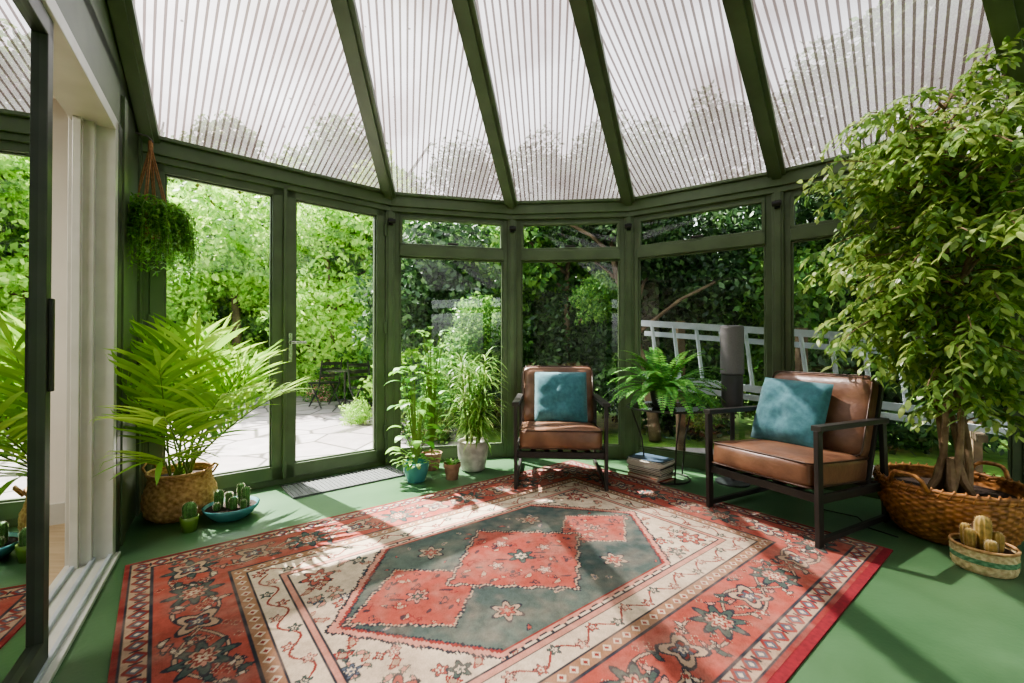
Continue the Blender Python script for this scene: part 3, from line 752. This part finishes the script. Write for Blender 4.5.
pt = MB(); pt.T = Matrix.Translation((-.74, 3.40, 0)); pt.clamp = lambda q_: inside(q_, .03)
pt.lathe([(.06, 0), (.068, .005), (.095, .09), (.10, .13), (.098, .15), (.088, .15), (.085, .12), (.001, .12)], 'tealpot', 32)
for i in range(44):
    az = i*2.4; hh = .12+random.random()*.66; r_ = random.uniform(.05, .15); top = Vector((r_*math.cos(az), r_*math.sin(az), .1+hh))
    pt.tube([(0, 0, .12), (top.x*.5, top.y*.5, .12+hh*.6), top], .003, 'stem', 4)
    pt.leaf(top, (math.cos(az), math.sin(az), .3), (0, 0, 1), random.uniform(.10, .16), random.uniform(.05, .085), 1.2, 5, 'lf_pothos', w0=.5, pk=.85)
for i in range(50):
    az = random.uniform(0, 6.28); r_ = random.uniform(.05, .15); pt.leaf((r_*math.cos(az), r_*math.sin(az), .15+random.uniform(-.03, .08)), (math.cos(az), math.sin(az), .1), (0, 0, 1), .06, .035, 1, 4, 'lf_drac', w0=.4)
pt.obj('potted_pothos')
bp_ = MB(); bp_.T = Matrix.Translation((-.68, 3.73, 0)); bp_.clamp = lambda q_: inside(q_, .03)
bp_.lathe([(.06, 0), (.085, .13), (.09, .14), (.08, .14), (.078, .12), (.001, .12)], 'terra', 28)
for i in range(44):
    az = i*2.4; hh = .3+random.random()*.78; r_ = random.uniform(.03, .12); top = Vector((r_*math.cos(az), r_*math.sin(az), .1+hh))
    bp_.tube([(0, 0, .12), (top.x*.4, top.y*.4, .12+hh*.6), top], .003, 'stem', 4)
    bp_.leaf(top, (math.cos(az), math.sin(az), .5), (0, 0, 1), random.uniform(.09, .15), random.uniform(.035, .06), 1.0, 5, 'lf_pothos', w0=.4)
bp_.obj('potted_schefflera')
tp_ = MB(); tp_.T = Matrix.Translation((-.47, 3.46, 0))
tp_.lathe([(.045, 0), (.06, .09), (.068, .095), (.068, .125), (.058, .125), (.055, .10), (.001, .10)], 'terra', 28)
for i in range(16): az = i*2.4; tp_.leaf((.02*math.cos(az), .02*math.sin(az), .10), (math.cos(az), math.sin(az), 1.2), (0, 0, 1), .075, .02, .6, 4, 'lf_hang')
tp_.obj('potted_succulent')

def cactus(mb, c, r, h, k, ribs=10, spines=True):
    # upright column with a domed top
    nn = 16; pr = []
    for i in range(nn+1):
        t_ = i/nn; z_ = h*t_
        dome = max(0.0, (z_-(h-r*1.1))/(r*1.1)); rr = r*(.80+.20*min(1, t_*3))*math.sqrt(max(0.0004, 1-dome*dome)); pr.append((rr, z_))
    mb.lathe(pr, k, ribs*4, c=c, mod=lambda i, a: (pr[i][0]*.13*math.cos(ribs*a)))
    if spines:
        for i in range(2, nn, 1):
            for j in range(ribs):
                a = 2*math.pi*j/ribs; R = pr[i][0]*1.12; b0 = Vector((c[0]+R*math.cos(a), c[1]+R*math.sin(a), c[2]+pr[i][1]))
                for s_ in (-.6, .6): mb.leaf(b0, (math.cos(a+s_), math.sin(a+s_), .5), (0, 0, 1), .009, .0016, 0, 1, 'spine', w0=1)
bw = MB(); bw.T = Matrix.Translation((-1.71, 2.69, 0))
bw.lathe([(.08, 0), (.10, .008), (.145, .06), (.15, .08), (.142, .08), (.135, .06), (.001, .058)], 'tealpot', 40)
bw.lathe([(.001, .062), (.134, .064)], 'soil', 24, closed=False)
for (x, y, r_, h_) in ((-.07, -.01, .022, .11), (-.035, .03, .018, .085), (.03, -.03, .020, .075), (.075, .02, .020, .12), (.02, .06, .017, .13), (-.05, -.06, .016, .05), (.09, -.03, .014, .06), (-.01, -.01, .016, .10)): cactus(bw, (x, y, .06), r_, h_, 'cactus')
bw.obj('bowl_of_cacti', smooth=True)
sc_ = MB(); sc_.T = Matrix.Translation((-1.82, 2.49, 0))
sc_.lathe([(.032, 0), (.044, .06), (.046, .085), (.04, .085), (.038, .07), (.001, .07)], 'greenpot', 28); cactus(sc_, (0, 0, .07), .030, .095, 'cactus')
sc_.obj('potted_cactus', smooth=True)
M['bandg'] = mat('green_woven_band', rgb(110, 150, 110), rgb(84, 124, 90), rough=.8, scale=60)
M['bandw'] = mat('pale_straw_weave', rgb(206, 188, 146), rgb(176, 152, 110), rough=.8, scale=60)
cb = MB(); cb.T = Matrix.Translation((2.22, 2.08, 0)) @ Matrix.Diagonal((.82, .82, .95, 1))
woven(cb, [(.125, .002), (.135, .02), (.138, .05)], 'bandw', 3, 36, .003); woven(cb, [(.138, .05), (.139, .075)], 'bandg', 2, 36, .003); woven(cb, [(.139, .075), (.138, .115)], 'bandw', 3, 36, .003)
ringtube(cb, .137, .116, .008, 'basket', 36); cb.lathe([(.001, .095), (.132, .095)], 'soil', 24, closed=False)
for (x, y, r_, h_) in ((0, 0, .032, .17), (-.055, .02, .024, .10), (.05, -.03, .024, .10), (.035, .05, .024, .13), (-.02, -.06, .022, .07), (-.03, .07, .022, .11), (.085, .02, .018, .07)): cactus(cb, (x, y, .09), r_, h_, 'cactust', 9)
cb.obj('basket_of_cacti', smooth=True)

# hanging plant
HX, HY = -2.11, 2.56
hp = MB(); hp.T = Matrix.Translation((HX, HY, 0)); hp.clamp = lambda q_: inside(q_, .02)
hk = Vector((0, 0, 2.24))
hp.tube([(-.07, -.05, 2.27), (-.02, 0, 2.27), (0, 0, 2.25), (.012, 0, 2.235), (0, 0, 2.225)], .005, 'black', 6)
hp.tube([hk, hk-Vector((0, 0, .06))], .012, 'rope', 8)
for j in range(4):
    a = j*math.pi/2+.4; x, y = .08*math.cos(a), .08*math.sin(a)
    for dd in (-.006, .006): hp.tube([(dd, 0, 2.20), (x*.5+dd, y*.5, 2.02), (x+dd, y, 1.84), (x*.8, y*.8, 1.70), (0, 0, 1.66)], .004, 'rope', 6)
hp.lathe([(.045, 1.68), (.07, 1.72), (.078, 1.80), (.074, 1.82), (.001, 1.80)], 'terra', 24)
for i in range(210):
    az = random.uniform(0, 6.283); r0 = .055*random.random()**.5; el = random.uniform(.6, 1.4); d = Vector((math.cos(az)*math.cos(el), math.sin(az)*math.cos(el), math.sin(el))); p = Vector((r0*math.cos(az), r0*math.sin(az), 1.80)); L_ = random.uniform(.16, .52); ns = 16; pts = [p.copy()]
    for j in range(ns):
        p = p+d*(L_/ns); d = (d+Vector((0, 0, -.42))).normalized(); pts.append(p.copy())
        for s_ in range(3):
            dl = Vector((random.gauss(0, 1), random.gauss(0, 1), random.gauss(-.2, .6))); hp.leaf(p, dl, (0, 0, 1), .034, .013, .3, 2, 'lf_hang')
    hp.tube(pts[::4], .0015, 'stem', 3)
hp.obj('hanging_plant')

# door mat
dm = MB(); dirv = (P[1]-P[0]).normalized(); dn = EDGES[0][1]; c0 = P[0]+dirv*.80+dn*.07
dm.T = Matrix.Translation((c0.x, c0.y, 0)) @ Matrix.Rotation(math.atan2(dirv.y, dirv.x), 4, 'Z')
dm.box(0, .86, -.34, 0, 0, .008, 'mat')
for i in range(28): dm.box(.015+i*.03, .03+i*.03, -.325, -.015, .008, .012, 'mat')
dm.box(0, .86, -.34, -.325, .008, .013, 'dkgrey'); dm.box(0, .86, -.015, 0, .008, .013, 'dkgrey')
dm.obj('doormat')

cbz = MB(); cbz.tube([(1.95, 3.25, .005), (2.05, 3.0, .005), (1.98, 2.8, .005), (2.1, 2.68, .005), (2.04, 2.52, .005), (2.10, 2.40, .005)], .004, 'blackp', 6); cbz.obj('power_cable', smooth=True)

# ------------------------------------------------------------ garden
GZ = -.12
g = MB(); g.add([(-60,-60,GZ-.02),(60,-60,GZ-.02),(60,60,GZ-.02),(-60,60,GZ-.02)], [(0,1,2,3)], 'lawn'); g.obj('ground')
g = MB(); g.add([(-7.5,3.2,GZ),(-4,.5,GZ),(-2.4,1.0,GZ),(5,-4,GZ),(5.5,3.2,GZ),(2.2,5.0,GZ),(-1.2,5.4,GZ),(-1.7,8.5,GZ),(-6.5,11,GZ)], [tuple(range(9))], 'paving'); g.obj('patio')

def cluster(name, nl, size, k, seed, flat=1.0):
    r = np.random.default_rng(seed)
    d = r.normal(size=(nl, 3)); d /= np.linalg.norm(d, axis=1)[:, None]
    rad = .72+.20*np.sin(d[:, 0]*4+seed)*np.cos(d[:, 1]*5)+.12*np.sin(d[:, 2]*7+d[:, 0]*3)
    rad *= r.random(nl)**.28
    c = d*rad[:, None]; c[:, 2] *= flat
    a = r.normal(size=(nl, 3)); a[:, 2] -= .35; a /= np.linalg.norm(a, axis=1)[:, None]
    b = np.cross(a, r.normal(size=(nl, 3))+d); b /= np.linalg.norm(b, axis=1)[:, None]
    L_ = size*r.uniform(.7, 1.3, nl)[:, None]
    v0 = c; v1 = c+a*L_*.5+b*L_*.27; v2 = c+a*L_; v3 = c+a*L_*.5-b*L_*.27
    vs = np.stack([v0, v1, v2, v3], 1).reshape(-1, 3); fs = np.arange(nl*4).reshape(-1, 4)
    me = bpy.data.meshes.new(name); me.from_pydata(vs.tolist(), [], fs.tolist()); me.materials.append(M[k]); me.update()
    return me
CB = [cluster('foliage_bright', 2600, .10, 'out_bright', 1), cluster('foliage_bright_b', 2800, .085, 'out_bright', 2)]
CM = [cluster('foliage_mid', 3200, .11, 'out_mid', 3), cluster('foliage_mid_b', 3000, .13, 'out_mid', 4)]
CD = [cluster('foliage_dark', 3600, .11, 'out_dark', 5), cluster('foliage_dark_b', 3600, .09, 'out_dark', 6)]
SHR = empty('garden_shrubbery')
def put(me, loc, s, parent=None, name='shrub', sz=None):
    ob = bpy.data.objects.new(name, me); COL.objects.link(ob); ob.location = loc; ob.scale = (s, s, sz or s); ob.rotation_euler = (random.uniform(-.3, .3), random.uniform(-.3, .3), random.uniform(0, 6.28))
    ob.parent = parent or SHR
    return ob
def tree(x, y, H, meshes, R, n, trunk_r=.12, lean=(0, 0), low=.5):
    e = empty('garden_tree', (x, y, GZ)); t = MB()
    pts = [(lean[0]*q_/6+.05*math.sin(q_), lean[1]*q_/6, H*.8*q_/6) for q_ in range(7)]
    t.tube(pts, [trunk_r*(1-.09*q_) for q_ in range(7)], 'treebark', 10)
    for q_ in range(6):
        a = q_*1.1; zz_ = H*(.4+.08*q_); t.tube([(lean[0]*.5, lean[1]*.5, zz_), (lean[0]*.5+R*.5*math.cos(a), R*.5*math.sin(a), zz_+.4*R), (lean[0]*.5+R*.9*math.cos(a), R*.9*math.sin(a), zz_+.6*R)], [trunk_r*.45, trunk_r*.3, .02], 'treebark', 6)
    t.obj('trunk', smooth=True, parent=e)
    for i in range(n):
        a = i*2.4; rr = R*.75*math.sqrt((i+.3)/n); put(random.choice(meshes), (lean[0]*.7+rr*math.cos(a), lean[1]*.7+rr*math.sin(a), H*low+(H*(1-low))*random.random()), R*random.uniform(.5, .75), e, 'foliage')
def at(px, d): return ((px-512)/440*d, d)
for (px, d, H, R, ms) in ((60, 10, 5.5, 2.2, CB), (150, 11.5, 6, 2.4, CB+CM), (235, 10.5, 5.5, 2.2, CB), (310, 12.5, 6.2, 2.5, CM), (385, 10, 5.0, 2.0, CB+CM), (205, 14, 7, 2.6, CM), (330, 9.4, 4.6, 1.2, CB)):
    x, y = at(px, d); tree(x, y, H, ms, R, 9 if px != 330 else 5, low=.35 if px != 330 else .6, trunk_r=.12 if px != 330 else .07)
for (px, d, s, z) in ((40, 8, 1.2, .5), (120, 9.5, 1.3, .6), (190, 9.8, 1.2, .5), (250, 10.5, 1.1, .4), (300, 10.6, 1.0, .2), (345, 9.9, .8, .2), (390, 8.6, .9, .4), (415, 7.2, 1.0, .5), (160, 13, 2.2, 2.5), (250, 14, 2.4, 2.5), (340, 14, 2.4, 2.2), (80, 13, 2.4, 2.5)):
    x, y = at(px, d); put(random.choice(CM+CM+CB), (x, y, z), s)
x, y = at(358, 6.6); put(CB[0], (x, y, .02), .30); x, y = at(322, 9.2); put(cluster('flowers', 500, .12, 'flower', 9), (x, y, .05), .4, name='flower_bed')
x, y = at(322, 9.2); put(CM[0], (x, y+.1, .0), .45)
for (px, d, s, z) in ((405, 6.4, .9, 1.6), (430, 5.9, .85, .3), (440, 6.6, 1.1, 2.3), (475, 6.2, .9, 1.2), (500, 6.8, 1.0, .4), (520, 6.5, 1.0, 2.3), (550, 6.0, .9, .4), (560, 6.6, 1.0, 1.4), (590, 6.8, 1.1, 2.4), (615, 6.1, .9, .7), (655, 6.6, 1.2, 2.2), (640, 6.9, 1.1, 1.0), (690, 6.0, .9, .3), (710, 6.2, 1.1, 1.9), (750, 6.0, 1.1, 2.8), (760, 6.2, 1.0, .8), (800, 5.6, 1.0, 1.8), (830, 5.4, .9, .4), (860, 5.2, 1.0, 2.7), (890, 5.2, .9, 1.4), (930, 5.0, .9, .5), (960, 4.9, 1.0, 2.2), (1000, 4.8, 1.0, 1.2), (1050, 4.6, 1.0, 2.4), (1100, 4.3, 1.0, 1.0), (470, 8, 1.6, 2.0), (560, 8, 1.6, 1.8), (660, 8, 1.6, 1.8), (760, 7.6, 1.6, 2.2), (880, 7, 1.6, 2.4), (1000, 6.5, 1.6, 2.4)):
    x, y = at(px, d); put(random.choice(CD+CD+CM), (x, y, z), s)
for (px, d, s, z) in ((455, 5.1, .5, .75), (480, 5.2, .45, 1.3), (430, 5.2, .4, .2), (545, 5.3, .4, .2), (600, 5.2, .4, 1.6), (700, 5.2, .35, .3)):
    x, y = at(px, d); put(CM[0], (x, y, z), s)
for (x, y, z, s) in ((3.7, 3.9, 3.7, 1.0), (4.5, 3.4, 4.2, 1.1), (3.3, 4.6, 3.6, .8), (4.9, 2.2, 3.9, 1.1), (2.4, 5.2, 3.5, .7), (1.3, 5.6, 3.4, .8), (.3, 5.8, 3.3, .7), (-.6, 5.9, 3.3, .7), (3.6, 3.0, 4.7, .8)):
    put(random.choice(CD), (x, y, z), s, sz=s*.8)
tree(*at(655, 5.4), 3.2, CD, 1.1, 4, .075, lean=(-.5, .1), low=.85)
tree(*at(560, 6.2), 3.4, CD, 1.2, 4, .06, lean=(.2, .1), low=.85)
tree(*at(1010, 5.6), 5.6, CD+CM, 1.8, 10, .14, lean=(-.6, -.5), low=.6)
for (x, y, s, z) in ((5.5, 2.2, 1.3, .8), (5.8, .5, 1.4, 1.0), (5.4, -1.4, 1.4, .9), (4.5, -3.4, 1.5, 1.0), (6.5, -.5, 1.7, 2.6), (6.2, 2.0, 1.6, 2.6), (-7.5, 5.5, 1.6, 1.0), (-8, 8, 1.8, 1.6), (-8.5, 3, 1.8, 1.8)):
    put(random.choice(CM+CD), (x, y, z), s)
hg = MB(); vs = []; fs = []; na = 120; nz = 26
for i in range(na+1):
    a = math.radians(-50+i/na*250)
    for j in range(nz+1):
        z_ = GZ+j/nz*4.3; R = 16+1.2*noise.noise(Vector((i*.25, z_*.9, 0)))+.5*noise.noise(Vector((i*.9, z_*2.2, 3)))
        zt = z_+(.9*noise.noise(Vector((i*.3, 0, 5))) if j > 20 else 0); vs.append((R*math.cos(a), R*math.sin(a), zt))
for i in range(na):
    for j in range(nz): q0 = i*(nz+1)+j; fs.append((q0, q0+nz+1, q0+nz+2, q0+1))
hg.add(vs, fs, 'hedge'); hg.obj('hedge', smooth=True, parent=SHR)

# ladder lying on its side on stakes
ld = empty('aluminium_ladder')
a = Vector((1.30, 4.42, 0)); b = Vector((3.55, 2.98, 0)); l = MB()
za, zb = 1.27, 1.03; gap = .52
l.bar((a.x, a.y, za), (b.x, b.y, zb), .03, .06, 'alu'); l.bar((a.x, a.y, za-gap), (b.x, b.y, zb-gap), .03, .06, 'alu')
for i in range(13):
    t_ = (i+.5)/13; p = a.lerp(b, t_); z_ = za+(zb-za)*t_; l.tube([(p.x, p.y, z_), (p.x+.05, p.y-.03, z_-gap)], .018, 'alu', 8)
off = Vector((.06, .09, 0))
l.bar((a.x+off.x, a.y+off.y, za-.1), (b.x+off.x, b.y+off.y, zb-.1), .03, .05, 'alu'); l.bar((a.x+off.x, a.y+off.y, za-gap-.09), (b.x+off.x, b.y+off.y, zb-gap-.09), .03, .05, 'alu')
l.obj('rails_and_rungs', parent=ld)
l = MB()
for t_ in (.12, .5, .9):
    p = a.lerp(b, t_)+Vector((.12, .17, 0)); z_ = za+(zb-za)*t_; l.bar((p.x, p.y, GZ), (p.x, p.y, z_+.05), .07, .07, 'treebark', up=(1, 0, 0)); l.bar((p.x-.16, p.y-.22, z_-gap-.14), (p.x, p.y, z_-gap-.14), .05, .05, 'treebark')
l.obj('support_posts', parent=ld)

def gchair(x, y, rz):
    m = MB(); m.T = Matrix.Translation((x, y, GZ)) @ Matrix.Rotation(rz, 4, 'Z')
    for sx in (-.2, .2):
        m.tube([(sx, -.2, 0), (sx, .18, .45)], .015, 'black', 6); m.tube([(sx, .22, 0), (sx, -.15, .45)], .015, 'black', 6); m.tube([(sx, .15, .42), (sx, .24, .88)], .015, 'black', 6)
    for q_ in range(5): m.box(-.22, .22, -.2+q_*.08, -.14+q_*.08, .44, .46, 'black')
    for q_ in range(3): m.bar((-.21, .19+.02*q_, .60+q_*.11), (.21, .19+.02*q_, .60+q_*.11), .015, .06, 'black')
    m.obj('garden_chair')
x, y = at(366, 7.5); gchair(x, y, .9); x, y = at(325, 8.4); gchair(x, y, -2.2)
x, y = at(345, 7.9); m = MB(); m.T = Matrix.Translation((x, y, GZ)); m.lathe([(.001, .70), (.32, .70), (.32, .72), (.001, .72)], 'black', 28, closed=False); m.tube([(0, 0, 0), (0, 0, .7)], .02, 'black', 8)
for q_ in range(3): m.tube([(0, 0, .2), (.26*math.cos(q_*2.1), .26*math.sin(q_*2.1), .01)], .012, 'black', 6)
m.obj('garden_table')

# ------------------------------------------------------------ light
w = bpy.data.worlds.new('World'); scene.world = w; w.use_nodes = True
N = w.node_tree.nodes; L = w.node_tree.links; bg = N['Background']
sk = N.new('ShaderNodeTexSky'); sk.sky_type = 'NISHITA'; sk.sun_disc = False
sundir = Vector((.60, -.52, -1.08)).normalized()      # travel direction
el = math.asin(-sundir.z); sk.sun_elevation = el; sk.sun_rotation = math.atan2(-sundir.x, -sundir.y)
sk.air_density = 1.0; sk.dust_density = 2.5; sk.ozone_density = 1.0
hsv = N.new('ShaderNodeHueSaturation'); hsv.inputs['Saturation'].default_value = .2
L.new(sk.outputs[0], hsv.inputs['Color']); L.new(hsv.outputs[0], bg.inputs['Color']); bg.inputs['Strength'].default_value = .5
sl = bpy.data.lights.new('sun', 'SUN'); sl.energy = 15; sl.angle = math.radians(.8); sl.color = (1, .96, .9)
so = bpy.data.objects.new('sun', sl); COL.objects.link(so); so.rotation_euler = sundir.to_track_quat('-Z', 'Y').to_euler(); so.location = (-8, 8, 12)
al = bpy.data.lights.new('room_fill_light', 'AREA'); al.energy = 36; al.size = 1.0; al.color = (1, .95, .88)  # unseen fill light, added to brighten the adjoining room
ao = bpy.data.objects.new('room_fill_light', al); COL.objects.link(ao); q_ = W(1.8, -1.5); ao.location = (q_.x, q_.y, 2.47)

# ------------------------------------------------------------ camera
cam = bpy.data.cameras.new('camera'); co = bpy.data.objects.new('camera', cam); COL.objects.link(co)
cam.sensor_width = 36; cam.lens = 440/1024*36; cam.clip_start = .02; cam.clip_end = 300
co.location = (0, 0, 1.05); co.rotation_euler = (math.radians(90.45), 0, 0)
scene.camera = co
scene.view_settings.view_transform = 'AgX'
try: scene.view_settings.look = 'AgX - Medium High Contrast'
except Exception as ex: print(ex)
scene.view_settings.exposure = 0.85
